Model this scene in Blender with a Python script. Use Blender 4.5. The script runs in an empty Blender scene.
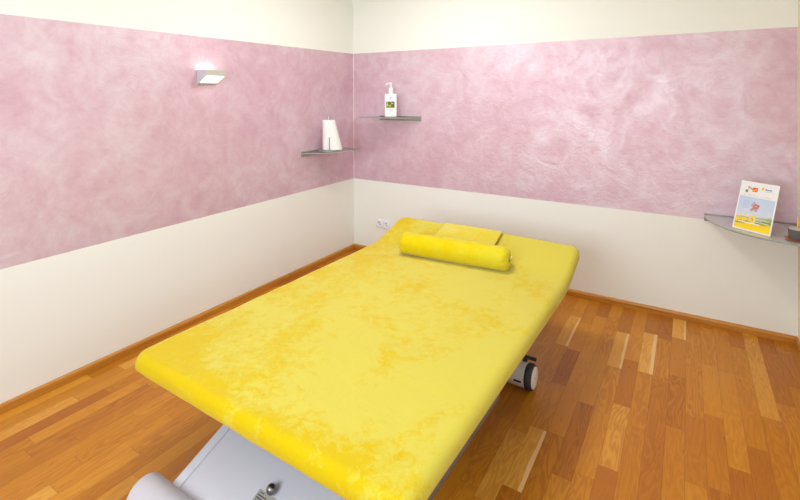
import bpy, bmesh, math, random
from mathutils import Vector, Matrix, noise
random.seed(4)
S = bpy.context.scene
C = S.collection
PI = math.pi

# ------------------------------------------------------------------ materials
def new_mat(name):
    m = bpy.data.materials.new(name); m.use_nodes = True
    nt = m.node_tree; nt.nodes.clear()
    out = nt.nodes.new('ShaderNodeOutputMaterial')
    b = nt.nodes.new('ShaderNodeBsdfPrincipled')
    nt.links.new(b.outputs[0], out.inputs[0])
    return m, nt, b, out
def N(nt, t, **kw):
    n = nt.nodes.new('ShaderNode' + t)
    for k, v in kw.items(): setattr(n, k, v)
    return n
def setin(nt, sock, v):
    if isinstance(v, bpy.types.NodeSocket): nt.links.new(v, sock)
    else: sock.default_value = v
def math_(nt, op, a, b=None, c=None):
    n = N(nt, 'Math', operation=op)
    setin(nt, n.inputs[0], a)
    if b is not None: setin(nt, n.inputs[1], b)
    if c is not None: setin(nt, n.inputs[2], c)
    return n.outputs[0]
def mix(nt, f, a, b, bt='MIX'):
    n = N(nt, 'Mix', data_type='RGBA', blend_type=bt)
    setin(nt, n.inputs[0], f); setin(nt, n.inputs[6], a); setin(nt, n.inputs[7], b)
    return n.outputs[2]
def noise_(nt, vec, scale, detail=3, rough=.5, dist=0.0):
    n = N(nt, 'TexNoise')
    if vec is not None: nt.links.new(vec, n.inputs['Vector'])
    n.inputs['Scale'].default_value = scale; n.inputs['Detail'].default_value = detail
    n.inputs['Roughness'].default_value = rough; n.inputs['Distortion'].default_value = dist
    return n.outputs['Fac']
def ramp(nt, f, stops):
    n = N(nt, 'ValToRGB'); nt.links.new(f, n.inputs[0])
    e = n.color_ramp.elements
    while len(e) < len(stops): e.new(.5)
    for i, (p, c) in enumerate(stops):
        e[i].position = p; e[i].color = (c if len(c) == 4 else (*c, 1))
    return n.outputs[0]
def bump(nt, b, h, strength, dist=.01):
    n = N(nt, 'Bump'); n.inputs['Strength'].default_value = strength; n.inputs['Distance'].default_value = dist
    nt.links.new(h, n.inputs['Height']); nt.links.new(n.outputs[0], b.inputs['Normal'])
def objco(nt): return N(nt, 'TexCoord').outputs['Object']
def wpos(nt): return N(nt, 'NewGeometry').outputs['Position']
def rgb(r, g, b):   # sRGB 0-255 -> linear
    f = lambda c: (c/255/12.92 if c/255 <= .04045 else ((c/255+.055)/1.055)**2.4)
    return (f(r), f(g), f(b), 1)
def scalev(nt, vec, s):
    n = N(nt, 'Mapping'); nt.links.new(vec, n.inputs[0]); n.inputs['Scale'].default_value = s
    return n.outputs[0]

def plain(name, col, rough=.5, metal=0.0, nscale=0, nstr=.05, var=.06, **kw):
    m, nt, b, o = new_mat(name)
    co = objco(nt)
    f = noise_(nt, co, 9, 3)
    dark = tuple(c*(1-var) for c in col[:3]) + (1,)
    nt.links.new(mix(nt, f, dark, col), b.inputs['Base Color'])
    b.inputs['Roughness'].default_value = rough; b.inputs['Metallic'].default_value = metal
    if nscale: bump(nt, b, noise_(nt, co, nscale, 4), nstr, .002)
    for k, v in kw.items(): b.inputs[k.replace('_', ' ')].default_value = v
    return m

CREAM = (.87, .87, .80, 1)
ZB, ZT = .6895, 1.877
def mat_wall(name, stripe=True, base=CREAM):
    m, nt, b, o = new_mat(name)
    p = wpos(nt)
    fine = noise_(nt, p, 180, 3)
    cream = mix(nt, noise_(nt, p, 3, 2), tuple(c*.985 for c in base[:3])+(1,), base)
    if not stripe:
        nt.links.new(cream, b.inputs['Base Color']); b.inputs['Roughness'].default_value = .75
        bump(nt, b, fine, .08, .002); return m
    sep = N(nt, 'SeparateXYZ'); nt.links.new(p, sep.inputs[0]); z = sep.outputs[2]
    wob = math_(nt, 'MULTIPLY', math_(nt, 'SUBTRACT', noise_(nt, p, 25, 1), .5), .003)
    z = math_(nt, 'ADD', z, wob)
    msk = math_(nt, 'MULTIPLY', math_(nt, 'GREATER_THAN', z, ZB), math_(nt, 'LESS_THAN', z, ZT))
    msk = math_(nt, 'MULTIPLY', msk, math_(nt, 'GREATER_THAN', math_(nt, 'SUBTRACT', sep.outputs[0], sep.outputs[1]), .0035))   # unpainted sliver in the corner
    # trowelled pearl paint
    big = noise_(nt, p, 1.6, 6, .62, .9)
    med = noise_(nt, p, 4.5, 8, .68, 1.6)
    sm = noise_(nt, scalev(nt, p, (1, 1, 1.5)), 13, 8, .65, 2.2)
    v = N(nt, 'TexVoronoi', feature='SMOOTH_F1'); v.inputs['Scale'].default_value = 7
    nv = N(nt, 'VectorMath', operation='MULTIPLY_ADD')
    nn = N(nt, 'TexNoise'); nn.inputs['Scale'].default_value = 3.5; nn.inputs['Detail'].default_value = 5
    nt.links.new(p, nn.inputs['Vector']); nt.links.new(nn.outputs['Color'], nv.inputs[0])
    nv.inputs[1].default_value = (.9, .9, .9); nt.links.new(p, nv.inputs[2])
    nt.links.new(nv.outputs[0], v.inputs['Vector'])
    t = math_(nt, 'ADD', math_(nt, 'MULTIPLY', big, .45), math_(nt, 'MULTIPLY', med, .4))
    t = math_(nt, 'ADD', t, math_(nt, 'MULTIPLY', math_(nt, 'SUBTRACT', v.outputs['Distance'], .3), .18))
    t = math_(nt, 'ADD', t, math_(nt, 'MULTIPLY', sm, .24)); t = math_(nt, 'SUBTRACT', t, .045)
    pink = ramp(nt, t, [(.31, PK[0]), (.50, PK[1]), (.69, PK[2])])
    col = mix(nt, msk, cream, pink)
    nt.links.new(col, b.inputs['Base Color'])
    nt.links.new(math_(nt, 'MULTIPLY', msk, PEARL[0]), b.inputs['Metallic'])
    rr = math_(nt, 'ADD', PEARL[1], math_(nt, 'MULTIPLY', math_(nt, 'SUBTRACT', .5, med), .5))
    r = math_(nt, 'ADD', math_(nt, 'MULTIPLY', msk, math_(nt, 'SUBTRACT', rr, .75)), .75)
    nt.links.new(r, b.inputs['Roughness'])
    h = math_(nt, 'ADD', math_(nt, 'MULTIPLY', math_(nt, 'MULTIPLY', math_(nt,'ADD', med, math_(nt,'MULTIPLY', sm, .5)), msk), 1.0), math_(nt, 'MULTIPLY', fine, .06))
    bump(nt, b, h, PEARL[2], .012)
    return m
PK = [(.60, .36, .44), (.68, .48, .55), (.75, .63, .69)]
PEARL = (.34, .50, .34)

def mat_parquet():
    m, nt, b, o = new_mat('oak parquet')
    p = wpos(nt); sep = N(nt, 'SeparateXYZ'); nt.links.new(p, sep.inputs[0])
    x, y = sep.outputs[0], sep.outputs[1]
    W = .073
    xr = math_(nt, 'DIVIDE', x, W); row = math_(nt, 'FLOOR', xr); fx = math_(nt, 'FRACT', xr)
    def wn(a, bb):
        cb = N(nt, 'CombineXYZ'); setin(nt, cb.inputs[0], a); setin(nt, cb.inputs[1], bb)
        w = N(nt, 'TexWhiteNoise', noise_dimensions='3D'); nt.links.new(cb.outputs[0], w.inputs['Vector'])
        return w
    r1 = wn(row, 3.3).outputs['Value']; r2 = wn(row, 17.7).outputs['Value']
    L = math_(nt, 'ADD', math_(nt, 'MULTIPLY', r1, .16), .36)
    yr = math_(nt, 'DIVIDE', math_(nt, 'ADD', math_(nt, 'ADD', y, 20.0), math_(nt, 'MULTIPLY', r2, 3.0)), L)
    # uneven block lengths
    cell = math_(nt, 'FLOOR', yr); fy = math_(nt, 'FRACT', yr)
    w = wn(row, cell); rid = w.outputs['Value']; rc = w.outputs['Color']
    seprc = N(nt, 'SeparateColor'); nt.links.new(rc, seprc.inputs[0])
    # grooves
    gx = math_(nt, 'MINIMUM', fx, math_(nt, 'SUBTRACT', 1.0, fx)); gx = math_(nt, 'MULTIPLY', gx, W)
    gy = math_(nt, 'MINIMUM', fy, math_(nt, 'SUBTRACT', 1.0, fy)); gy = math_(nt, 'MULTIPLY', gy, L)
    g = math_(nt, 'MINIMUM', gx, gy)
    gm = N(nt, 'MapRange'); nt.links.new(g, gm.inputs[0]); gm.inputs[1].default_value = .0003; gm.inputs[2].default_value = .0011
    groove = gm.outputs[0]
    # grain, shifted for each block
    gx_ = math_(nt, 'ADD', math_(nt, 'MULTIPLY', x, 15.0), math_(nt, 'MULTIPLY', rid, 60.0))
    cb = N(nt, 'CombineXYZ')
    nt.links.new(gx_, cb.inputs[0])
    nt.links.new(math_(nt, 'ADD', math_(nt, 'MULTIPLY', y, 2.0), math_(nt, 'MULTIPLY', seprc.outputs[1], 40.0)), cb.inputs[1])
    nt.links.new(math_(nt, 'MULTIPLY', seprc.outputs[2], 20.0), cb.inputs[2])
    gr = noise_(nt, cb.outputs[0], 1.0, 3, .5, .6)
    rings = math_(nt, 'ABSOLUTE', math_(nt, 'SINE', math_(nt, 'MULTIPLY', gr, 34.0)))
    rings = math_(nt, 'POWER', rings, 1.6)
    fineg = noise_(nt, scalev(nt, cb.outputs[0], (7, 2.5, 1)), 2.0, 5, .65)
    cloud = noise_(nt, cb.outputs[0], .8, 2, .5)
    base = ramp(nt, rid, [(0.0, rgb(*FL[0])), (.18, rgb(*FL[1])), (.5, rgb(*FL[2])), (.85, rgb(*FL[3])), (1.0, rgb(*FL[4]))])
    c1 = mix(nt, math_(nt, 'MULTIPLY', rings, math_(nt, 'MULTIPLY_ADD', seprc.outputs[1], .35, .1)), base, rgb(*FL[5]), 'MULTIPLY')
    c1 = mix(nt, math_(nt, 'MULTIPLY', fineg, .55), c1, rgb(*FL[6]), 'MULTIPLY')
    c1 = mix(nt, math_(nt, 'MULTIPLY', math_(nt, 'GREATER_THAN', noise_(nt, scalev(nt, cb.outputs[0], (1.2, 1.2, 1)), 3.0, 3, .6), .70), .5), c1, rgb(120, 66, 22))
    c1 = mix(nt, math_(nt, 'MULTIPLY', cloud, .35), c1, rgb(235, 205, 160), 'MULTIPLY')
    # rare pale sapwood edge on some blocks
    sap = math_(nt, 'MULTIPLY', math_(nt, 'GREATER_THAN', seprc.outputs[0], .94), math_(nt, 'GREATER_THAN', math_(nt,'ADD', fx, math_(nt,'MULTIPLY', math_(nt,'SUBTRACT', gr, .5), .6)), .8))
    c1 = mix(nt, math_(nt, 'MULTIPLY', sap, .8), c1, rgb(236, 190, 130))
    c2 = mix(nt, math_(nt, 'MULTIPLY', math_(nt, 'SUBTRACT', 1.0, groove), .55), c1, rgb(110, 58, 16))
    nt.links.new(c2, b.inputs['Base Color'])
    nt.links.new(math_(nt, 'ADD', .3, math_(nt, 'MULTIPLY', fineg, .15)), b.inputs['Roughness'])
    b.inputs['IOR'].default_value = 1.4
    bump(nt, b, math_(nt, 'ADD', groove, math_(nt, 'MULTIPLY', fineg, .15)), .25, .001)
    return m
FL = [(184, 114, 26), (197, 129, 28), (208, 141, 33), (219, 154, 43), (236, 182, 84), (192, 145, 80), (217, 180, 120)]

def mat_wood(name, axis):
    m, nt, b, o = new_mat(name)
    p = wpos(nt)
    sc = (2, 60, 60) if axis == 'x' else (60, 2, 60)
    f = noise_(nt, scalev(nt, p, sc), 1.0, 5, .6, .3)
    nt.links.new(ramp(nt, f, [(.3, rgb(170, 106, 30)), (.7, rgb(206, 140, 50))]), b.inputs['Base Color'])
    b.inputs['Roughness'].default_value = .4
    bump(nt, b, f, .1, .001)
    return m

def mat_velvet(name, a, bcol, scale=1.0, lo=.41, hi=.54, brushed=False):
    m, nt, b, o = new_mat(name)
    co = objco(nt)
    big = noise_(nt, co, 3.6*scale, 2, .5, .4)
    patch = noise_(nt, co, 24*scale, 6, .72, .5)
    fib = noise_(nt, co, 160, 3, .6)
    t = math_(nt, 'ADD', math_(nt, 'MULTIPLY', big, .5), math_(nt, 'MULTIPLY', patch, .5))
    t = math_(nt, 'ADD', t, math_(nt, 'MULTIPLY', math_(nt, 'SUBTRACT', fib, .5), .14))
    if brushed:      # paler towards the right, deeper yellow over the foot end
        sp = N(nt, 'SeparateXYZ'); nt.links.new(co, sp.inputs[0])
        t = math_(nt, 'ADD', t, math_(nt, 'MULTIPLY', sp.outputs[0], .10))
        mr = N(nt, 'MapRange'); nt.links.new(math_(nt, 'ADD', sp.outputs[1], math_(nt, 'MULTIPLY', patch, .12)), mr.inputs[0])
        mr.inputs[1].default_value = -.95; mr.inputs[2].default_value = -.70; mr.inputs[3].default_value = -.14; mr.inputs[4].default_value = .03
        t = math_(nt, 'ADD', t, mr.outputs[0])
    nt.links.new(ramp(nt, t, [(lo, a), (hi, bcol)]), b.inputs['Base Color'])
    b.inputs['Roughness'].default_value = .9
    b.inputs['Specular IOR Level'].default_value = .1
    b.inputs['Sheen Weight'].default_value = SH[0]; b.inputs['Sheen Roughness'].default_value = SH[1]
    b.inputs['Sheen Tint'].default_value = SH[2]
    cr = math_(nt, 'ADD', noise_(nt, co, 6, 3, .5, 1.2), math_(nt, 'MULTIPLY', fib, .12))
    bump(nt, b, cr, .5, .012)
    return m
SH = (.35, .4, (1, .97, .7, 1))
YA, YB = (.61, .43, .001, 1), (.615, .52, .068, 1)

def mat_glass(name, tint=(.86, .92, .89, 1), frost=.68):
    m = bpy.data.materials.new(name); m.use_nodes = True; nt = m.node_tree; nt.nodes.clear()
    out = N(nt, 'OutputMaterial'); tr = N(nt, 'BsdfTransparent'); tr.inputs[0].default_value = tint
    df = N(nt, 'BsdfPrincipled'); co = objco(nt)
    nt.links.new(mix(nt, noise_(nt, co, 12, 2), (.74, .73, .69, 1), (.78, .77, .73, 1)), df.inputs['Base Color'])
    df.inputs['Roughness'].default_value = .12
    mx = N(nt, 'MixShader'); mx.inputs[0].default_value = frost
    nt.links.new(tr.outputs[0], mx.inputs[1]); nt.links.new(df.outputs[0], mx.inputs[2])
    gl = N(nt, 'BsdfGlossy'); gl.inputs['Roughness'].default_value = .05
    fr = N(nt, 'Fresnel'); fr.inputs[0].default_value = 1.45
    mx2 = N(nt, 'MixShader'); nt.links.new(math_(nt, 'MINIMUM', math_(nt,'MULTIPLY', fr.outputs[0], .9), .45), mx2.inputs[0])
    nt.links.new(mx.outputs[0], mx2.inputs[1]); nt.links.new(gl.outputs[0], mx2.inputs[2])
    nt.links.new(mx2.outputs[0], out.inputs[0])
    return m
def mat_emit(name, col, s):
    m, nt, b, o = new_mat(name)
    b.inputs['Base Color'].default_value = (.9, .9, .88, 1)
    b.inputs['Emission Color'].default_value = col; b.inputs['Emission Strength'].default_value = s
    b.inputs['Roughness'].default_value = .4
    return m

M = dict(
    wall=mat_wall('cream wall with pearl pink band'),
    wallp=mat_wall('plain cream wall', False),
    wallr=mat_wall('plain warm cream wall', False, (.86, .76, .56, 1)),
    ceil=mat_wall('white ceiling', False, (.86, .85, .80, 1)),
    floor=mat_parquet(), woodx=mat_wood('oak skirting x', 'x'), woody=mat_wood('oak skirting y', 'y'),
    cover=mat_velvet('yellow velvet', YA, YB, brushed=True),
    bolster=mat_velvet('yellow velvet bolster', (.66, .50, .0, 1), (.66, .56, .03, 1), 1.4, .42, .62),
    towel=mat_velvet('yellow terry', (.66, .51, .02, 1), (.66, .56, .12, 1), 1.5, .4, .6),
    frame=plain('grey powder coat', (.62, .59, .61, 1), .42, .0, 300, .05, .03),
    rail=plain('dark grey rail', (.15, .15, .155, 1), .4, .3, 200, .03),
    under=plain('black upholstery', (.03, .03, .033, 1), .6),
    housing=plain('warm grey housing', (.68, .66, .62, 1), .45, .0, 200, .03, .04),
    rubber=plain('dark rubber', (.045, .048, .05, 1), .65, 0, 200, .1),
    white=plain('white plastic', (.88, .88, .90, 1), .35),
    paper=plain('white paper', (.88, .87, .85, 1), .85, 0, 250, .3),
    steel=plain('brushed steel', (.52, .50, .47, 1), .3, .85, 200, .05),
    steeld=plain('dull steel', (.34, .31, .28, 1), .45, .4, 200, .05),
    knob=plain('grey metal knob', (.26, .25, .25, 1), .22, .9),
    alu=plain('satin aluminium', (.62, .60, .56, 1), .4, .5, 200, .03),
    lampw=plain('silver lamp enamel', (.60, .58, .60, 1), .4, .15),
    lampf=plain('lamp front', (.55, .53, .44, 1), .45, .2),
    glass=mat_glass('grey green glass shelf'), glassc=mat_glass('clear grey glass shelf', frost=.12),
    glasse=plain('green glass edge', (.36, .40, .37, 1), .15),
    pane=mat_glass('window glass', (.97, .98, .98, 1), .02),
    tag=plain('pale label', (.40, .36, .32, 1), .5),
    ink=plain('dark print', (.03, .03, .035, 1), .6),
    orange=plain('orange brown glazed dish', rgb(185, 105, 40), .4),
    smoke=plain('smoky grey glass', (.13, .125, .12, 1), .25),
    wax=plain('grey wax', (.52, .45, .42, 1), .5),
    stick=plain('yellow stick', rgb(235, 205, 80), .6),
    prntw=plain('poster white', (.86, .86, .86, 1), .4),
    olive=plain('olive print', rgb(85, 95, 15), .5), lime=plain('lime print', rgb(205, 200, 40), .5),
    p_or=plain('orange print', rgb(235, 95, 25), .5), p_ye=plain('yellow print', rgb(240, 200, 30), .5),
    p_gr=plain('green print', rgb(120, 150, 50), .5), p_re=plain('terracotta print', rgb(205, 130, 105), .5),
    p_bl=plain('grey print', rgb(110, 110, 125), .5), p_wh=plain('white print', rgb(240, 240, 240), .5),
    p_pa=plain('pale orange print', rgb(240, 215, 175), .5), p_pg=plain('pale grey print', rgb(175, 175, 195), .5),
    diff=mat_emit('lit lamp glass', (1, .93, .85, 1), 2.0), bulb=mat_emit('lit bulb', (1, .9, .8, 1), 4),
    ceil_fill=mat_emit('lit added ceiling fill', (1, .97, .9, 1), 3),  # glow of the added ceiling fill lamps
)
def mat_picture():
    m, nt, b, o = new_mat('poster picture print')
    co = objco(nt); sep = N(nt, 'SeparateXYZ'); nt.links.new(co, sep.inputs[0])
    z = math_(nt, 'ADD', sep.outputs[2], math_(nt, 'MULTIPLY', math_(nt, 'SUBTRACT', noise_(nt, co, 30, 2), .5), .02))
    z = math_(nt, 'SUBTRACT', z, math_(nt, 'MULTIPLY', sep.outputs[0], .12))
    zz = math_(nt, 'DIVIDE', z, .185)
    c = ramp(nt, zz, [(.0, rgb(250, 215, 0)), (.14, rgb(245, 205, 10)), (.2, rgb(120, 145, 50)), (.34, rgb(165, 175, 110)), (.42, rgb(205, 213, 228)), (1., rgb(190, 208, 235))])
    # flowers
    fl = math_(nt, 'MULTIPLY', math_(nt, 'GREATER_THAN', noise_(nt, co, 45, 3), .52),
               math_(nt, 'MULTIPLY', math_(nt, 'LESS_THAN', zz, .48), math_(nt, 'LESS_THAN', sep.outputs[0], .11)))
    nt.links.new(mix(nt, fl, c, rgb(245, 210, 20)), b.inputs['Base Color'])
    b.inputs['Roughness'].default_value = .3
    return m
M['pict'] = mat_picture()

# ------------------------------------------------------------------ mesh helpers
def obj(name, bm, mat, parent=None, smooth=True, angle=40):
    me = bpy.data.meshes.new(name)
    bmesh.ops.recalc_face_normals(bm, faces=bm.faces)
    bm.to_mesh(me); bm.free()
    if smooth:
        for p in me.polygons: p.use_smooth = True
        me.set_sharp_from_angle(angle=math.radians(angle))
    me.materials.append(M[mat])
    o = bpy.data.objects.new(name, me); C.objects.link(o)
    if parent: o.parent = parent
    return o
def thing(name, label, cat, loc=(0, 0, 0), rot=(0, 0, 0), group=None):
    o = bpy.data.objects.new(name, None); C.objects.link(o)
    o.empty_display_size = .1
    o.location = loc; o.rotation_euler = rot; o['label'] = label; o['category'] = cat
    if group: o['group'] = group
    return o
def struct(name, bm, mat, smooth=False):
    o = obj(name, bm, mat, None, smooth); o['kind'] = 'structure'; return o
def box(bm, x0, x1, y0, y1, z0, z1, bev=0, seg=2, mtx=None):
    r = bmesh.ops.create_cube(bm, size=1)
    vs = r['verts']
    for v in vs:
        v.co = Vector(((x0+x1)/2+v.co.x*(x1-x0), (y0+y1)/2+v.co.y*(y1-y0), (z0+z1)/2+v.co.z*(z1-z0)))
    if bev:
        es = list({e for v in vs for e in v.link_edges})
        rr = bmesh.ops.bevel(bm, geom=es, offset=bev, segments=seg, profile=.5, affect='EDGES')
        vs = list({v for f in rr['faces'] for v in f.verts} | {v for v in vs if v.is_valid})
    if mtx: 
        for v in vs: v.co = mtx @ v.co
    return vs
def bx(*a, **k):
    bm = bmesh.new(); box(bm, *a, **k); return bm
def lathe(bm, prof, seg=32, mtx=None, cap=True):
    """prof = list of (r, z) about z axis"""
    rings = []
    for r, z in prof:
        if r < 1e-6: rings.append([bm.verts.new((0, 0, z))])
        else: rings.append([bm.verts.new((r*math.cos(2*PI*i/seg), r*math.sin(2*PI*i/seg), z)) for i in range(seg)])
    for a, b in zip(rings, rings[1:]):
        for i in range(seg):
            j = (i+1) % seg
            if len(a) == 1 and len(b) == 1: continue
            if len(a) == 1: bm.faces.new((a[0], b[i], b[j]))
            elif len(b) == 1: bm.faces.new((a[i], b[0], a[j]))
            else: bm.faces.new((a[i], b[i], b[j], a[j]))
    if cap:
        for r in (rings[0], rings[-1]):
            if len(r) > 1: bm.faces.new(r)
    if mtx:
        for r in rings:
            for v in r: v.co = mtx @ v.co
def la(prof, **k):
    bm = bmesh.new(); lathe(bm, prof, **k); return bm
XAX = Matrix.Rotation(PI/2, 4, 'Y')      # z axis -> x axis
def tube(bm, pts, r, seg=12):
    pts = [Vector(p) for p in pts]; rings = []
    up = Vector((0, 0, 1))
    for i, p in enumerate(pts):
        d = (pts[min(i+1, len(pts)-1)]-pts[max(i-1, 0)]).normalized()
        a = d.cross(up)
        if a.length < 1e-3: a = d.cross(Vector((1, 0, 0)))
        a.normalize(); b = d.cross(a)
        rings.append([bm.verts.new(p+a*r*math.cos(2*PI*k/seg)+b*r*math.sin(2*PI*k/seg)) for k in range(seg)])
    for a, b in zip(rings, rings[1:]):
        for k in range(seg): bm.faces.new((a[k], a[(k+1) % seg], b[(k+1) % seg], b[k]))
    bm.faces.new(rings[0]); bm.faces.new(rings[-1])
def prism(bm, pts, z0, z1, bev=0):
    lo = [bm.verts.new((x, y, z0)) for x, y in pts]; hi = [bm.verts.new((x, y, z1)) for x, y in pts]
    n = len(pts)
    bm.faces.new(lo); bm.faces.new(hi)
    for i in range(n): bm.faces.new((lo[i], lo[(i+1) % n], hi[(i+1) % n], hi[i]))

# ------------------------------------------------------------------ room shell
W, D, H = 3.256, 4.6, 2.65
T = .12
FZ = .021
struct('floor', bx(-T, W+T, -D-T, T, -.08, FZ), 'floor')
struct('ceiling', bx(-T, W+T, -D-T, T, H, H+.1), 'ceil')
struct('wall_left', bx(-T, 0, -D, 0, FZ, H), 'wall')
struct('wall_back', bx(-T, W+T, 0, T, FZ, H), 'wall')
VY0, VY1, VZ0, VZ1 = -4.1, -2.1, .85, 2.12
bm = bmesh.new()
box(bm, W, W+T, -D, VY0, FZ, H); box(bm, W, W+T, VY1, 0, FZ, H)
box(bm, W, W+T, VY0, VY1, FZ, VZ0); box(bm, W, W+T, VY0, VY1, VZ1, H)
struct('wall_right', bm, 'wallr')
bm = bmesh.new()
for y0, y1, z0, z1 in ((VY0, VY0+.06, VZ0, VZ1), (VY1-.06, VY1, VZ0, VZ1), (-3.13, -3.07, VZ0+.06, VZ1-.06),
                       (VY0+.06, VY1-.06, VZ0, VZ0+.06), (VY0+.06, VY1-.06, VZ1-.06, VZ1)):
    box(bm, W+.03, W+.09, y0, y1, z0, z1)
wr = struct('fill_window', bm, 'white')  # unseen window added to light the left wall evenly
obj('window_pane', bx(W+.059, W+.065, VY0+.06, VY1-.06, VZ0+.06, VZ1-.06), 'pane', wr, False)
WX0, WX1, WZ0, WZ1 = .75, 2.55, .85, 2.12
bm = bmesh.new()
box(bm, -T, WX0, -D-T, -D, FZ, H); box(bm, WX1, W+T, -D-T, -D, FZ, H)
box(bm, WX0, WX1, -D-T, -D, FZ, WZ0); box(bm, WX0, WX1, -D-T, -D, WZ1, H)
struct('wall_front', bm, 'wallp')
bm = bmesh.new()
fy0, fy1 = -D-.09, -D-.03
for x0, x1, z0, z1 in ((WX0, WX0+.06, WZ0, WZ1), (WX1-.06, WX1, WZ0, WZ1), (1.62, 1.68, WZ0+.06, WZ1-.06),
                       (WX0+.06, WX1-.06, WZ0, WZ0+.06), (WX0+.06, WX1-.06, WZ1-.06, WZ1)):
    box(bm, x0, x1, fy0, fy1, z0, z1)
wf = struct('window_1', bm, 'white')
pn = obj('window_pane', bx(WX0+.06, WX1-.06, -D-.065, -D-.059, WZ0+.06, WZ1-.06), 'pane', wf, False)

def skirting(name, mat, pts):   # profile swept along an axis
    bm = bmesh.new()
    for q in (pts,):
        a = [bm.verts.new(v) for v in q[0]]; b = [bm.verts.new(v) for v in q[1]]
        n = len(a); bm.faces.new(a); bm.faces.new(b)
        for i in range(n): bm.faces.new((a[i], a[(i+1) % n], b[(i+1) % n], b[i]))
    return struct(name, bm, mat)
pr = [(0, FZ), (.014, FZ), (.014, .052), (.011, .060), (.006, .064), (0, .0655)]
skirting('baseboard_left', 'woody', ([(d, -D, z) for d, z in pr], [(d, -.0, z) for d, z in pr]))
skirting('baseboard_back', 'woodx', ([(.014, -d, z) for d, z in pr], [(W, -d, z) for d, z in pr]))
skirting('baseboard_right', 'woody', ([(W-d, -D, z) for d, z in pr], [(W-d, -.014, z) for d, z in pr]))

# ------------------------------------------------------------------ massage table
TX0, TX1, TY0, TY1 = .890, 2.152, -2.575, -.640
TOP, BOT = .500, .436
KY, SL = -.97, .325
tab = thing('massage_table', 'large low grey treatment couch covered in bright yellow velvet, standing on the parquet', 'massage table', ((TX0+TX1)/2+.008, (TY0+TY1)/2, FZ), (0, 0, -.022))
tcx, tcy = (TX0+TX1)/2, (TY0+TY1)/2
def lift(y):   # raised head section, y in world
    t = y-KY
    return SL*(.5*(t+math.sqrt(t*t+.05**2)))
def spaced(half, rc, n):
    a = [-half+rc*i/7 for i in range(7)]
    m = [-half+rc+(2*half-2*rc)*i/n for i in range(n+1)]
    return a+m+[-v for v in reversed(a)]
def cover_mesh(a, b, z0, z1, rc, re, wav=True, nx=36, ny=60):
    bm = bmesh.new(); zc, hz = (z0+z1)/2, (z1-z0)/2
    xs = spaced(a, rc, nx); ys = spaced(b, rc, ny); zs = [-hz+2*hz*i/9 for i in range(10)]
    cache = {}
    def V(x, y, z):
        k = (round(x, 6), round(y, 6), round(z, 6))
        if k in cache: return cache[k]
        qx = max(-(a-rc), min(a-rc, x)); qy = max(-(b-rc), min(b-rc, y))
        dx, dy = x-qx, y-qy
        if abs(dx) > 1e-9 and abs(dy) > 1e-9:
            l = math.hypot(dx, dy); inf = max(abs(dx), abs(dy))
            px, py = qx+dx/l*inf, qy+dy/l*inf; s = rc-inf; nxx, nyy = dx/l, dy/l
        else:
            px, py = x, y
            if a-abs(x) < b-abs(y): s = a-abs(x); nxx, nyy = (1 if x > 0 else -1), 0
            else: s = b-abs(y); nxx, nyy = 0, (1 if y > 0 else -1)
        pz = z
        rr = re if z > 0 else re*.45
        if s < rr and abs(z) > hz-rr:
            u, w = rr-s, abs(z)-(hz-rr)
            l = math.hypot(u, w); inf = max(u, w)
            u2, w2 = u/l*inf, w/l*inf
            px += nxx*(u2-u); py += nyy*(u2-u)
            pz = (hz-rr+w2)*(1 if z > 0 else -1)
        wx, wy, wz = px, py, pz+zc
        if wav:
            n = noise.noise(Vector((px*3, py*3, pz*4)))*.0035+noise.noise(Vector((px*11+5, py*11, pz*9)))*.0018
            wz += n
            if z < 0:
                e = noise.noise(Vector((px*8+2, py*8, 1)))*.007
                wz += e*(-z/hz); wx += nxx*e*.5; wy += nyy*e*.5
        wz += lift(wy+tcy)
        cache[k] = bm.verts.new((wx, wy, wz)); return cache[k]
    def grid(us, vs, f):
        for u0, u1 in zip(us, us[1:]):
            for v0, v1 in zip(vs, vs[1:]):
                q = [f(u0, v0), f(u1, v0), f(u1, v1), f(u0, v1)]
                q = list(dict.fromkeys(q))
                if len(q) > 2:
                    try: bm.faces.new(q)
                    except ValueError: pass
    for s in (-hz, hz): grid(xs, ys, lambda x, y: V(x, y, s))
    for s in (-a, a): grid(ys, zs, lambda y, z: V(s, y, z))
    for s in (-b, b): grid(xs, zs, lambda x, z: V(x, s, z))
    return bm
HA, HB = (TX1-TX0)/2, (TY1-TY0)/2
cv = obj('fitted_cover', cover_mesh(HA, HB, BOT, TOP, .060, .036), 'cover', tab, True, 70)
cv['label'] = 'bright yellow velvet fitted cover with patchy nap'
obj('cushion', cover_mesh(HA-.028, HB-.03, BOT-.012, BOT+.03, .07, .008, False, 12, 40), 'under', tab, True, 50)
# steel tabletop frame: two side rails, cross rails
def loc(x, y): return x-tcx, y-tcy
def rb(x0, x1, y0, y1, z0, z1, bev=.003):
    return bx(x0-tcx, x1-tcx, y0-tcy, y1-tcy, z0, z1, bev=bev)
for sx in (0, 1):
    x0, x1 = (TX0+.032, TX0+.057) if not sx else (TX1-.044, TX1-.019)
    obj('side_rail', rb(x0, x1, -2.50, -1.90, .392, .418), 'rail', tab)
for y in (-2.50, -1.98, -1.50):
    obj('cross_rail', rb(TX0+.06, TX1-.06, y, y+.04, .384, .419), 'rail', tab)
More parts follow.
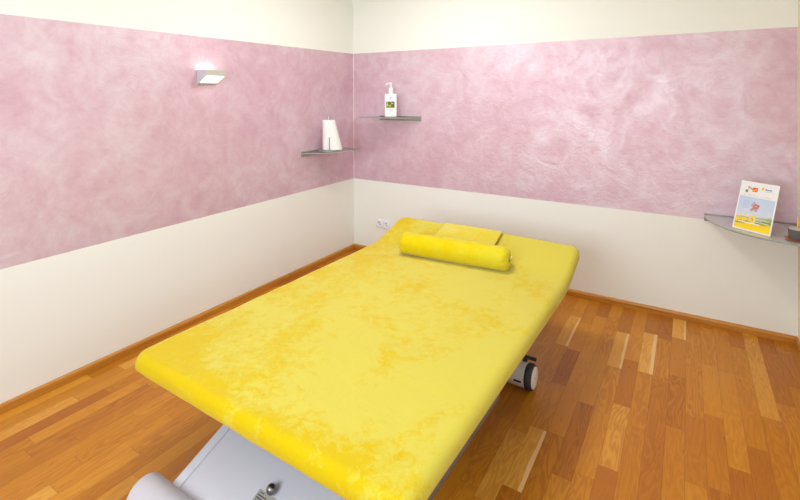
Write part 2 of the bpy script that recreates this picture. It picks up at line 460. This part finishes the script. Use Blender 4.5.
# base: two transverse cylindrical housings, longitudinal beam, sloping lift cover
bxc = tcx
TFY, TRY, TR = -2.634, -1.215, .058
def htube(name, y, x0, x1, r, zc, mat):
    e = .012
    prof = [(r-e, x0), (r-e*.3, x0+e*.3), (r, x0+e), (r, x1-e*.4), (r-e*.3, x1)]
    bm = bmesh.new(); lathe(bm, prof, seg=48, mtx=Matrix.Translation((-tcx, y-tcy, zc)) @ XAX)
    return obj(name, bm, mat, tab, True, 35)
htube('front_housing', TFY, 1.098, 1.982, .068, .092, 'frame')
bm = bmesh.new()
for x in (1.14, 1.93):
    bm = bmesh.new(); lathe(bm, [(.03, 0), (.034, .003), (.034, .012)], seg=24, mtx=Matrix.Translation((x-tcx, TFY-tcy, FZ)))
    obj('rubber_foot', bm, 'rubber', tab)
hz = htube('rear_housing', TRY, 1.065, 2.010, TR, .083, 'housing')
bm = bmesh.new(); box(bm, 1.962-tcx, 1.999-tcx, TRY-tcy-.0595, TRY-tcy-.0545, .072, .081)
obj('slot', bm, 'ink', hz)
obj('base_beam', rb(bxc-.30, bxc+.30, TFY+.05, TRY-.04, .055, .11, .008), 'frame', tab)
# sloping cover panel over the lifting gear
PX0, PX1 = 1.178, 2*bxc-1.178
PS = math.atan2(.083, .21)
pm = Matrix.Translation((0, TFY+.050-tcy, .113)) @ Matrix.Rotation(PS, 4, 'X')
bm = bmesh.new(); box(bm, PX0+.040-tcx, PX1-.040-tcx, 0, .62, .0, .006, bev=.0015, mtx=pm)
pan = obj('cover_panel', bm, 'frame', tab)
for x0, x1 in ((PX0, PX0+.039), (PX1-.039, PX1)):
    bm = bmesh.new(); box(bm, x0-tcx, x1-tcx, -.004, .62, -.035, .010, bev=.004, mtx=pm)
    obj('panel_flange', bm, 'frame', tab)
# rating label and knob on the panel (panel local frame)
def onpanel(x, s, h=.006): return pm @ Vector((x-tcx, s, h))
LX, LS = 1.500, .078
bm = bmesh.new(); box(bm, LX-tcx, LX+.096-tcx, LS, LS+.062, .006, .0066, mtx=pm)
lb = obj('rating_label', bm, 'tag', pan); lb['label'] = 'small pale rating label with lines of print'
bm = bmesh.new()
for k, (l0, l1, th) in enumerate(((.010, .026, .0025), (.006, .045, .003), (.006, .06, .003), (.006, .06, .0015), (.006, .055, .0015), (.006, .062, .0015), (.006, .05, .0015))):
    s = LS+.056-k*.008
    box(bm, LX+l0-tcx, LX+l1-tcx, s-th, s, .0066, .0069, mtx=pm)
# black arrow
v = [pm @ Vector((LX+a-tcx, LS+b, .00695)) for a, b in ((.072, .02), (.080, .030), (.088, .02), (.083, .02), (.083, .0), (.077, .0), (.077, .02))]
bm.faces.new([bm.verts.new(q) for q in v])
obj('print', bm, 'ink', lb, False)
bm = bmesh.new()
kc = onpanel(1.552, .149, 0)
r = .0165
prof = [(.007, .006), (.007, .010)]+[(r*math.sin(t), .008+r-r*math.cos(t)) for t in [PI*(.15+.85*i/11) for i in range(12)]]
prof[-1] = (0, prof[-1][1])
lathe(bm, prof, seg=28, mtx=Matrix.Translation(kc) @ Matrix.Rotation(PS, 4, 'X'))
kb = obj('locking_knob', bm, 'knob', tab); kb['label'] = 'round grey metal knob on the base panel'
# rear castors
for s in (1, -1):
    cxw = (2.012-tcx) if s > 0 else -(2.012-tcx)
    y, z = TRY-tcy, .083
    mt = Matrix.Translation((cxw, y, z)) @ XAX @ Matrix.Scale(s, 4, (0, 0, 1))
    bm = bmesh.new()
    lathe(bm, [(.045, 0), (.057, .0), (.0615, .006), (.0618, .024), (.059, .031), (.052, .034), (.045, .034)], seg=48, mtx=mt)
    wh = obj('castor_wheel', bm, 'rubber', tab); 
    bm = bmesh.new()
    lathe(bm, [(.050, .030), (.051, .0365), (.047, .040), (.010, .0415), (.0, .0415)], seg=40, mtx=mt)
    hb = obj('hubcap', bm, 'white', wh); hb['label'] = 'pale grey hubcap'
    bm = bmesh.new(); lathe(bm, [(.003, .0415), (.003, .0425), (0, .0425)], seg=12, mtx=mt)
    obj('rivet', bm, 'rail', hb)
    bm = bmesh.new()
    xa, xb = (1.935, 2.045) if s > 0 else (2*bxc-2.045, 2*bxc-1.935)
    tube(bm, [(xa-tcx, TRY+.04-tcy, .153), (xa+.004-tcx, TRY+.04-tcy, .153), (xb-.004-tcx, TRY+.04-tcy, .153), (xb-tcx, TRY+.04-tcy, .153)], .0085, 16)
    xm = (xa+xb)/2
    box(bm, xm-.009-tcx, xm+.009-tcx, TRY+.02-tcy, TRY+.052-tcy, .126, .153, bev=.003)
    obj('brake_pedal', bm, 'rubber', tab)
# lifting columns under the top
for y in (-2.05, -1.55):
    for x in (bxc-.2, bxc+.2):
        bm = bmesh.new()
        lathe(bm, [(.03, .105), (.03, .26), (.024, .262), (.024, .385)], seg=24, mtx=Matrix.Translation((x-tcx, y-tcy, 0)))
        obj('lifting_column', bm, 'frame', tab)

for o in tab.children_recursive:        # the couch stands on the floor, its base point too
    if o.type == 'MESH': o.data.transform(Matrix.Translation((0, 0, -FZ)))

# ------------------------------------------------------------------ bolster
P0, P1 = Vector((1.172, -1.055)), Vector((1.893, -1.000))
P0, P1 = Vector((1.184, -1.056)), Vector((1.868, -1.004))
mid = (P0+P1)/2; half = (P1-P0).length/2; az = math.atan2(P1.y-P0.y, P1.x-P0.x)
RB = .066
bo = thing('bolster_pillow', 'yellow velvet bolster roll with gathered ends lying across the couch', 'bolster', (mid.x, mid.y, .503), (0, 0, az))
bm = bmesh.new(); seg = 72; rings = []
prof = []
e = .055
for i in range(13):
    t = PI/2*i/12; prof.append((-half+e*(1-math.sin(t))*.62, .012+(RB-.012)*(1-(1-math.sin(t))**1.0)*1.0 if 0 else RB-(RB-.012)*(1-math.sin(t))**1.15, 1-i/12))
prof = [(-half+.010, .006, 1.0)]
for i in range(1, 13):
    t = i/12.0; ang = t*PI/2
    prof.append((-half+e*.8*(1-math.cos(ang)), .014+(RB-.014)*math.sin(ang)**.85, (1-t)))
full = prof+[(-half*.55, RB*1.01, 0), (-half*.2, RB*1.02, 0), (half*.2, RB*1.02, 0), (half*.55, RB*1.01, 0)]+[(-x, r, g) for x, r, g in reversed(prof)]
for x, r, g in full:
    ring = []
    for k in range(seg):
        th = 2*PI*k/seg
        pl = math.cos(th*15+math.sin(th*3)*1.2)*.5+math.cos(th*7+1)*.4
        rr = r*(1+.16*pl*min(1, g*1.6))+noise.noise(Vector((x*6, math.cos(th)*1.5, math.sin(th)*1.5)))*.0015*(r/RB)
        zz = rr*math.sin(th)
        zz = max(zz, -RB*.955)
        ring.append(bm.verts.new((x, rr*math.cos(th), zz+RB*.955)))
    rings.append(ring)
for a, b in zip(rings, rings[1:]):
    for k in range(seg): bm.faces.new((a[k], a[(k+1) % seg], b[(k+1) % seg], b[k]))
bm.faces.new(rings[0]); bm.faces.new(rings[-1])
obj('bolster_cover', bm, 'bolster', bo, True, 60)
for s in (1, -1):
    bm = bmesh.new(); lathe(bm, [(.0, .0), (.012, .0), (.013, .004), (.0, .005)], seg=20, mtx=Matrix.Translation((s*(half-.008), 0, RB*.955)) @ XAX @ Matrix.Scale(s, 4, (0, 0, 1)))
    dh = obj('drawstring_opening', bm, 'ink', bo)
    bm = bmesh.new()
    tube(bm, [(s*(half-.006), .004, RB*.955+.004), (s*(half+.004), .006, RB*.955+.012), (s*(half+.008), .001, RB*.955+.018), (s*(half+.003), -.004, RB*.955+.010), (s*(half-.006), -.004, RB*.955+.002)], .0022, 8)
    obj('drawstring', bm, 'paper', dh)

# ------------------------------------------------------------------ folded towel
th_ = math.atan(SL)
TBX, TBY = 1.512, -.795
tw = thing('folded_towel', 'folded pale yellow cloth lying flat behind the bolster at the head end', 'towel', (TBX, TBY, TOP+lift(TBY)+.0075), (th_-.025, 0, 0))
bm = bmesh.new()
def towel_layer(bm, x0, x1, y0, y1, z0, t, sd):
    nx, ny = 30, 14
    def wv(x, y): return noise.noise(Vector((x*9+sd, y*9, sd)))*.0022
    g = {}
    for i in range(nx+1):
        for j in range(ny+1):
            u, v = i/nx, j/ny
            x = x0+(x1-x0)*u; y = y0+(y1-y0)*v
            edge = min(min(u, 1-u)*(x1-x0), min(v, 1-v)*(y1-y0))
            q = min(1, edge/(t*.5)); tt = t*.5*math.sqrt(max(0, 1-(1-q)**2))
            for s in (0, 1):
                g[i, j, s] = bm.verts.new((x+noise.noise(Vector((y*7, sd, 0)))*.003, y+noise.noise(Vector((x*6, sd, 3)))*.003, z0+t/2+(tt+.0006)*(1 if s else -1)+wv(x, y)))
    for s in (0, 1):
        for i in range(nx):
            for j in range(ny): bm.faces.new((g[i, j, s], g[i+1, j, s], g[i+1, j+1, s], g[i, j+1, s]))
    rim = [(i, 0) for i in range(nx)]+[(nx, j) for j in range(ny)]+[(i, ny) for i in range(nx, 0, -1)]+[(0, j) for j in range(ny, 0, -1)]
    for a, b in zip(rim, rim[1:]+rim[:1]): bm.faces.new((g[(*a, 0)], g[(*b, 0)], g[(*b, 1)], g[(*a, 1)]))
towel_layer(bm, -.205, .198, -.115, .125, 0, .012, 1.0)
towel_layer(bm, -.204, .199, -.118, .122, .0125, .012, 2.0)
obj('cloth_layers', bm, 'towel', tw, True, 60)

# ------------------------------------------------------------------ wall lamp
LY0, LY1, LZ0, LZ1, LD = -1.662, -1.516, 1.562, 1.656, .104
wl = thing('wall_lamp', 'small silver wedge-shaped up-and-down wall lamp, lit, on the pink band', 'wall lamp', (0, (LY0+LY1)/2, LZ0))
oy, oz = (LY0+LY1)/2, LZ0
hw = (LY1-LY0)/2; t = .004; zf = 1.622-oz; zt = LZ1-oz
obj('back_plate', bx(0.0, .006, -hw, hw, 0, zt, bev=.001), 'lampw', wl)
def side(y0, y1):
    bm = bmesh.new()
    pts = [(.006, 0), (LD, zf), (LD, zt), (.006, zt)]
    a = [bm.verts.new((x, y0, z)) for x, z in pts]; b = [bm.verts.new((x, y1, z)) for x, z in pts]
    bm.faces.new(a); bm.faces.new(b)
    for i in range(4): bm.faces.new((a[i], a[(i+1) % 4], b[(i+1) % 4], b[i]))
    return bm
obj('side_cheek', side(-hw, -hw+t), 'lampw', wl, False); obj('side_cheek', side(hw-t, hw), 'lampw', wl, False)
obj('front_plate', bx(LD-.004, LD, -hw+t, hw-t, zf-.002, zt), 'lampf', wl, False)
bm = bmesh.new()
sl = zf/(LD-.006)
q = [(.012, .006), (LD-.006, zf-.004)]
def gl(x, off): return sl*(x-.006)+off
vs = []
for y in (-hw+.010, hw-.010):
    for x, o_ in ((.024, .002), (LD-.008, .002), (LD-.008, .005), (.024, .005)): vs.append(bm.verts.new((x, y, gl(x, o_))))
for f in ((0, 1, 2, 3), (7, 6, 5, 4), (0, 4, 5, 1), (1, 5, 6, 2), (2, 6, 7, 3), (3, 7, 4, 0)): bm.faces.new([vs[i] for i in f])
g = obj('lower_glass', bm, 'diff', wl, False); g['label'] = 'glowing white glass on the underside'
for (x0, x1, ya, yb) in ((.006, .022, -hw+t, hw-t), (LD-.008, LD-.004, -hw+t, hw-t)):
    bm = bmesh.new(); v = []
    for y in (ya, yb):
        for x, o_ in ((x0, .0), (x1, .0), (x1, .006), (x0, .006)): v.append(bm.verts.new((x, y, gl(x, o_))))
    for f in ((0, 1, 2, 3), (7, 6, 5, 4), (0, 4, 5, 1), (1, 5, 6, 2), (2, 6, 7, 3), (3, 7, 4, 0)): bm.faces.new([v[i] for i in f])
    obj('glass_frame', bm, 'lampw', wl, False)

bm = bmesh.new(); tube(bm, [(.05, -.045, zt-.022), (.05, -.02, zt-.022), (.05, .02, zt-.022), (.05, .045, zt-.022)], .006, 12)
obj('bulb', bm, 'bulb', wl)
def light(name, kind, loc, energy, col=(1, 1, 1), **k):
    l = bpy.data.lights.new(name, kind); l.energy = energy; l.color = col
    for a, b in k.items(): setattr(l, a, b)
    o = bpy.data.objects.new(name, l); C.objects.link(o); o.location = loc; return o
light('lamp_light', 'POINT', (.05, oy, LZ1-.014), .17, (1, .86, .70), shadow_soft_size=.008)

# ------------------------------------------------------------------ shelves
def quarter(a, b, x0, sx, n=24, ex=2.0):
    """back edge along the wall from x0; deep end at x0, thin end at x0+sx*a (local: wall is y=0, shelf towards -y)"""
    pts = [(x0, 0)]
    for i in range(n+1):
        t = PI/2*i/n
        c, s = math.cos(t)**(2/ex), math.sin(t)**(2/ex)
        pts.append((x0+sx*a*(1-0)*s*1.0, -b*c))
    return pts
def shelf(label, loc, rotz, a, b, sx, railx, ex=2.0, tk=.007, railh=.034, gm='glassc'):
    t = thing('glass_shelf', label, 'shelf', loc, (0, 0, rotz))
    bm = bmesh.new(); prism(bm, quarter(a, b, 0, sx, ex=ex), -tk, 0)
    p = obj('glass_plate', bm, gm, t, True, 30)
    pts = quarter(a, b, 0, sx, ex=ex)[1:]
    bm = bmesh.new()
    for (x0, y0), (x1, y1) in zip(pts, pts[1:]):
        v = [bm.verts.new((x0, y0, -tk-.0002)), bm.verts.new((x1, y1, -tk-.0002)), bm.verts.new((x1*1.0, y1-.0006, .0002)), bm.verts.new((x0, y0-.0006, .0002))]
        bm.faces.new(v)
    bmesh.ops.remove_doubles(bm, verts=bm.verts, dist=1e-5)
    r = bmesh.ops.extrude_face_region(bm, geom=bm.faces[:])
    for v in r['geom']:
        if isinstance(v, bmesh.types.BMVert): v.co.y += -.001
    obj('polished_edge', bm, 'glasse', p, True, 60)
    x0, x1 = sorted((railx*sx, a*sx))
    bm = bmesh.new(); box(bm, x0, x1, -.013, 0, -railh, -tk, bev=.002)
    box(bm, x0, x1, -.013, 0, .0003, .006, bev=.001)
    obj('wall_rail', bm, 'steeld', t)
    return t
ZL, ZBK, ZR = 1.013, 1.290, .722
shelf('small grey glass shelf on the back wall carrying the pump bottle', (.247, 0, ZBK), 0, .490, .235, 1, .06)
# left-wall shelf: rotate so local y=0 plane is the wall x=0; local -y -> +x ; local x -> along wall
shelf('small grey glass shelf on the left wall under the paper roll', (0, -.235, ZL), PI/2, .475, .275, -1, .06, 2.25)
shelf('large grey glass corner shelf at the right end of the back wall', (W-.003, 0, ZR), 0, .455, .462, -1, .0, 2.05, .010, .040, 'glass')

# ------------------------------------------------------------------ paper roll on its holder
HX, HY = .120, -.502
hd = thing('paper_roll_holder', 'steel upright kitchen roll holder on the left wall shelf', 'roll holder', (HX, HY, ZL+.0003))
obj('base_plate', la([(.086, 0), (.088, .003), (.086, .008), (.02, .0095), (0, .0095)], seg=40), 'steeld', hd)
obj('rod', la([(.008, .009), (.008, .292), (.007, .296), (0, .297)], seg=20), 'steel', hd)
bm = bmesh.new()
dv = Vector((2.716-HX, -3.525-HY, 0)).normalized(); px = dv*.0655+Vector((-dv.y, dv.x, 0))*.006
tube(bm, [(px.x, px.y, .009), (px.x, px.y, .02), (px.x, px.y, .06), (px.x, px.y, .115), (px.x, px.y, .120)], .0036, 10)
obj('guide_arm', bm, 'steeld', hd)
pr_ = thing('paper_roll', 'white paper towel roll with loose sheets fanning out on one side, on its upright holder', 'paper towel', (HX, HY, ZL+.0103))
RPH, RR = .252, .052
rt = Vector((-dv.y, dv.x, 0))          # to the right seen from the room
bm = bmesh.new(); seg = 72; rings = []
def prad(th, zf):      # loose outer sheets fan out to one side towards the bottom
    d = math.cos(th-math.atan2(rt.y, rt.x)); k = max(0, d)**1.5
    return RR+.064*(1-zf)*k
for r_, z_, fan in ((.0085, .001, 0), (RR-.002, .001, 1), (RR, .004, 1)) + tuple((RR, RPH*i/10, 1) for i in range(1, 10)) + ((RR, RPH-.002, 1), (RR-.002, RPH, 1), (.022, RPH, 0), (.020, RPH-.004, 0), (.0085, RPH-.004, 0)):
    ring = []
    for k in range(seg):
        th = 2*PI*k/seg
        rr = r_ if not fan else prad(th, z_/RPH)-(RR-r_)
        ring.append(bm.verts.new((rr*math.cos(th), rr*math.sin(th), z_)))
    rings.append(ring)
for a, b in zip(rings, rings[1:]+rings[:1]):
    for k in range(seg): bm.faces.new((a[k], a[(k+1) % seg], b[(k+1) % seg], b[k]))
obj('paper_sheets', bm, 'paper', pr_, True, 50)
obj('cardboard_core', la([(.0084, .002), (.0098, .002), (.0098, RPH+.001), (.0084, RPH+.001)], seg=24, cap=False), 'tag', pr_)

# ------------------------------------------------------------------ pump bottle
bx_, by_ = .490, -.100
azb = math.atan2(-3.525-by_, 2.716-bx_)+PI/2
bt = thing('pump_bottle', 'white square pump bottle with olive picture label on the back wall shelf', 'bottle', (bx_, by_, ZBK+.0003), (0, 0, azb-.12))
BW, BD, BH = .0535, .030, .205
bm = bmesh.new(); box(bm, -BW, BW, -BD, BD, 0, BH, bev=.012, seg=4)
obj('bottle_body', bm, 'white', bt)
bm = bmesh.new(); lathe(bm, [(.020, BH-.002), (.020, BH+.012), (.019, BH+.014), (.019, BH+.050), (.016, BH+.053), (.008, BH+.055), (.008, BH+.078), (.012, BH+.080), (.013, BH+.094), (.010, BH+.098), (0, BH+.098)], seg=28)
pc = obj('pump_head', bm, 'white', bt)
bm = bmesh.new(); tube(bm, [(0, 0, BH+.090), (-.014, -.002, BH+.091), (-.028, -.004, BH+.090), (-.036, -.005, BH+.086), (-.039, -.005, BH+.078)], .0050, 12)
obj('nozzle', bm, 'white', pc)
def decal(bm, x0, x1, z0, z1, y, t=.0004): box(bm, x0, x1, y-t, y, z0, z1)
bm = bmesh.new(); decal(bm, -.038, .036, .083, .137, -BD-.0001)
pl_ = obj('picture_label', bm, 'olive', bt, False); pl_['label'] = 'olive green picture of leaves on the label'
bm = bmesh.new()
for i in range(11):
    a = random.uniform(0, PI); cx = -.032+.058*random.random()*1.0; cz = .092+.036*random.random(); L_ = .012; w_ = .005
    v = [(cx+math.cos(a)*L_, cz+math.sin(a)*L_), (cx-math.sin(a)*w_, cz+math.cos(a)*w_), (cx-math.cos(a)*L_, cz-math.sin(a)*L_), (cx+math.sin(a)*w_, cz-math.cos(a)*w_)]
    v = [(max(-.036, min(.034, x)), max(.085, min(.135, z))) for x, z in v]
    bm.faces.new([bm.verts.new((x, -BD-.0008-i*.00002, z)) for x, z in v])
obj('leaf_print', bm, 'lime', pl_, False)
bm = bmesh.new(); 
for z0, x0, x1, h in ((.070, -.034, .034, .0022), (.060, -.018, .02, .0022), (.156, -.024, .024, .0018)): decal(bm, x0, x1, z0, z0+h, -BD-.0001)
decal(bm, -.005, .005, .163, .174, -BD-.0001)
obj('label_print', bm, 'p_bl', bt, False)

# ------------------------------------------------------------------ advertising poster card in clear stand
PB = Vector((2.927, -.260, ZR+.0016)); PAZ, PT, PW, PH = -.638, .318, .196, .277
po = thing('advertising_card', 'white advertising card with blue and yellow meadow picture, leaning on the corner shelf', 'leaflet', PB, (0, 0, PAZ))
tm = Matrix.Rotation(-PT, 4, 'X')       # lean back: top towards +y
bm = bmesh.new(); box(bm, 0, PW, 0, .003, .0, PH, mtx=tm)
card = obj('card', bm, 'prntw', po, False)
def onc(bm, x0, x1, z0, z1, d=.0003, t=.0002):
    box(bm, x0, x1, -d-t, -d, z0, z1)
def addcard(name, bm, mat):
    o = obj(name, bm, mat, card, False); o.rotation_euler = (-PT, 0, 0); return o
bm = bmesh.new(); onc(bm, .007, PW-.007, .007, .190, .0002); addcard('picture', bm, 'pict')
bm = bmesh.new(); onc(bm, .066, .092, .222, .246); addcard('orange_logo', bm, 'p_or')
bm = bmesh.new(); onc(bm, .069, .079, .226, .232, .0006); onc(bm, .081, .087, .231, .240, .0006); onc(bm, .110, .122, .237, .252); addcard('yellow_logo', bm, 'p_ye')
bm = bmesh.new(); onc(bm, .030, .044, .216, .228); onc(bm, .033, .041, .212, .217); addcard('green_mark', bm, 'p_gr')
bm = bmesh.new()
for x0, z0 in ((.040, .242), (.046, .239), (.052, .235), (.058, .231)): onc(bm, x0, x0+.008, z0, z0+.007)
addcard('salmon_mark', bm, 'p_re')
bm = bmesh.new()
x = .130
for w_, h in ((.006, .009), (.004, .006), (.005, .006), (.004, .006), (.005, .006), (.004, .008), (.005, .006)):
    onc(bm, x, x+w_*.75, .240, .240+h); x += w_
addcard('name_line', bm, 'p_bl')
bm = bmesh.new(); onc(bm, .042, .047, .230, .235)
addcard('dark_mark', bm, 'p_bl')
bm = bmesh.new()
for zc_, a, b in ((.232, .128, .172), (.155, .030, .065), (.146, .03, .06), (.165, .035, .06), (.136, .025, .055), (.126, .03, .06)): onc(bm, a, b, zc_, zc_+.0015, .0006)
addcard('small_text', bm, 'p_pg')
bm = bmesh.new(); x = .026
for i in range(13):
    w_ = random.uniform(.006, .012); h = random.choice((.005, .006, .010)); onc(bm, x, x+w_*.7, .196+.0006*i*0, .196+h); x += w_+.0015
    if x > .165: break
addcard('headline', bm, 'p_pa')
bm = bmesh.new()
for i in range(46):
    a = random.uniform(0, 2*PI); r = random.uniform(0, 1)**.8
    cx_, cz_ = .095+math.cos(a)*r*.022, .135+math.sin(a)*r*.030
    onc(bm, cx_-.004, cx_+.004, cz_-.0025, cz_+.0025, .0009+.00002*i)
addcard('drawing', bm, 'p_re')
bm = bmesh.new()
for a, b, z0, h in ((.025, .135, .042, .006), (.03, .145, .066, .002), (.10, .18, .072, .003), (.10, .18, .056, .003), (.03, .08, .080, .0025), (.035, .10, .090, .002), (.165, .175, .120, .002), (.165, .175, .105, .002), (.04, .13, .105, .002), (.04, .13, .115, .002)):
    onc(bm, a, b, z0, z0+h, .0008)
addcard('white_text', bm, 'p_wh')
# clear wedge stand behind it
bm = bmesh.new(); 
for x in (.06, .13):
    v = []
    for xx in (x, x+.004):
        for y_, z_ in ((.004, .0), (.095, .0), (.062, .150)): v.append(bm.verts.new((xx, y_ if z_ == 0 else math.sin(PT)*.150/math.cos(PT)+.0045, z_)))
    for f in ((0, 1, 2), (5, 4, 3), (0, 3, 4, 1), (1, 4, 5, 2), (2, 5, 3, 0)): bm.faces.new([v[i] for i in f])
obj('easel_foot', bm, 'white', po, False)

# ------------------------------------------------------------------ candle cup on dish
cxd, cyd = 3.199, -.372
dish = thing('round_dish', 'shallow orange brown dish under the grey cup on the corner shelf', 'dish', (cxd, cyd, ZR+.0003))
obj('dish_bowl', la([(.030, 0), (.044, .003), (.0545, .0075), (.053, .0085), (.044, .0055), (0, .0052)], seg=44), 'orange', dish)
cup = thing('candle_cup', 'small smoky grey cup standing on the orange dish', 'candle', (cxd, cyd, ZR+.0058))
obj('cup_body', la([(.036, 0), (.0375, .003), (.040, .052), (.0385, .052), (.0365, .036), (0, .036)], seg=44), 'smoke', cup)
obj('wax_fill', la([(.0385, .0523), (.037, .056), (.02, .0568), (0, .0568)], seg=36), 'wax', cup)
stt = bmesh.new(); tube(stt, [(0, 0, .056), (.0003, 0, .07), (.0008, 0, .09), (.001, 0, .108)], .0038, 10)
w_ = obj('yellow_stick', stt, 'stick', cup); w_['label'] = 'short yellow stick standing in the cup'

# ------------------------------------------------------------------ wall socket
so = thing('power_socket', 'white double power socket low on the back wall near the corner', 'socket', (.334, 0, .300))
obj('cover_frame', bx(-.079, .079, -.0045, 0, -.043, .043, bev=.002), 'white', so)
for k in (-1, 1):
    cx_ = k*.0375
    bm = bmesh.new(); R_ = .0205
    sq = .030
    lathe(bm, [(.0345, .0044), (.0335, .0095), (.0215, .0100), (.0205, .0050), (0, .0050)], seg=32, mtx=Matrix.Translation((cx_, 0, 0)) @ Matrix.Rotation(PI/2, 4, 'X'), cap=False)
    ins = obj('socket_insert', bm, 'white', so)
    bm = bmesh.new()
    for s in (-1, 1): lathe(bm, [(.005, .0052), (.005, .0058), (0, .0058)], seg=14, mtx=Matrix.Translation((cx_+s*.004, 0, s*-.0095)) @ Matrix.Rotation(PI/2, 4, 'X'))
    obj('pin_hole', bm, 'ink', ins)

# ------------------------------------------------------------------ ceiling fill lamps (out of view, added to even out the room light)
for cxy, lab in (((1.75, -2.9), 'round flat white fill lamp added on the ceiling over the foot end of the couch'), ((1.25, -1.2), 'round flat white fill lamp added on the ceiling over the head end of the couch')):
  cl = thing('ceiling_fill_lamp', lab, 'fill lamp', (*cxy, H))
  obj('fill_lamp_housing', la([(.26, 0), (.27, -.02), (.27, -.055), (.25, -.06)], seg=48), 'white', cl)
  obj('fill_lamp_diffuser', la([(.25, -.0605), (.2, -.074), (.1, -.082), (0, -.084)], seg=48), 'ceil_fill', cl)

# ------------------------------------------------------------------ light
LW, LR, LC = 50, 19, 6.2
DAY = (.84, .955, 1.07)
a = light('daylight', 'AREA', ((WX0+WX1)/2, -D-.16, (WZ0+WZ1)/2), LW, DAY, shape='RECTANGLE', size=WX1-WX0, size_y=WZ1-WZ0)
a.rotation_euler = (PI/2, 0, 0)
a = light('side_fill', 'AREA', (W+.16, (VY0+VY1)/2, (VZ0+VZ1)/2), LR, DAY, shape='RECTANGLE', size=VZ1-VZ0, size_y=VY1-VY0)  # fill for the left wall, through the added side window
a.rotation_euler = (0, PI/2, 0)
for p in ((1.75, -2.9), (1.25, -1.2)):
    light('ceiling_fill_light', 'AREA', (*p, H-.09), LC*(.35 if p[1] < -2 else 1.7), (.95, .97, 1), shape='DISK', size=.5)  # soft fill under the added ceiling lamps
w = bpy.data.worlds.new('sky'); S.world = w; w.use_nodes = True
nt = w.node_tree; nt.nodes.clear()
wo = nt.nodes.new('ShaderNodeOutputWorld'); bg = nt.nodes.new('ShaderNodeBackground')
sk = nt.nodes.new('ShaderNodeTexSky'); sk.sky_type = 'HOSEK_WILKIE'; sk.turbidity = 6; sk.sun_direction = (.3, .5, .8)
nt.links.new(sk.outputs[0], bg.inputs[0]); bg.inputs[1].default_value = .8; nt.links.new(bg.outputs[0], wo.inputs[0])

# ------------------------------------------------------------------ camera
yaw, pit, rol = .5566738217, -.0055397637, -.0043977332
F, CY = 463.948781, 95.742667
f = Vector((-math.sin(yaw)*math.cos(pit), math.cos(yaw)*math.cos(pit), math.sin(pit)))
r = Vector((math.cos(yaw), math.sin(yaw), 0)); u = r.cross(f)
r2 = r*math.cos(rol)+u*math.sin(rol); u2 = -r*math.sin(rol)+u*math.cos(rol)
cam = bpy.data.cameras.new('camera'); co = bpy.data.objects.new('camera', cam); C.objects.link(co)
cam.sensor_width = 36; cam.sensor_fit = 'HORIZONTAL'; cam.lens = F/800*36
cam.shift_y = -(250-CY)/800; cam.clip_start = .02
mt = Matrix((r2, u2, -f)).transposed().to_4x4(); mt.translation = Vector((2.7158545, -3.5246696, 1.5))
co.matrix_world = mt
S.camera = co
S.view_settings.view_transform = 'Standard'; S.view_settings.look = 'None'
S.view_settings.gamma = 1; S.view_settings.use_curve_mapping = False
S.view_settings.exposure = .82
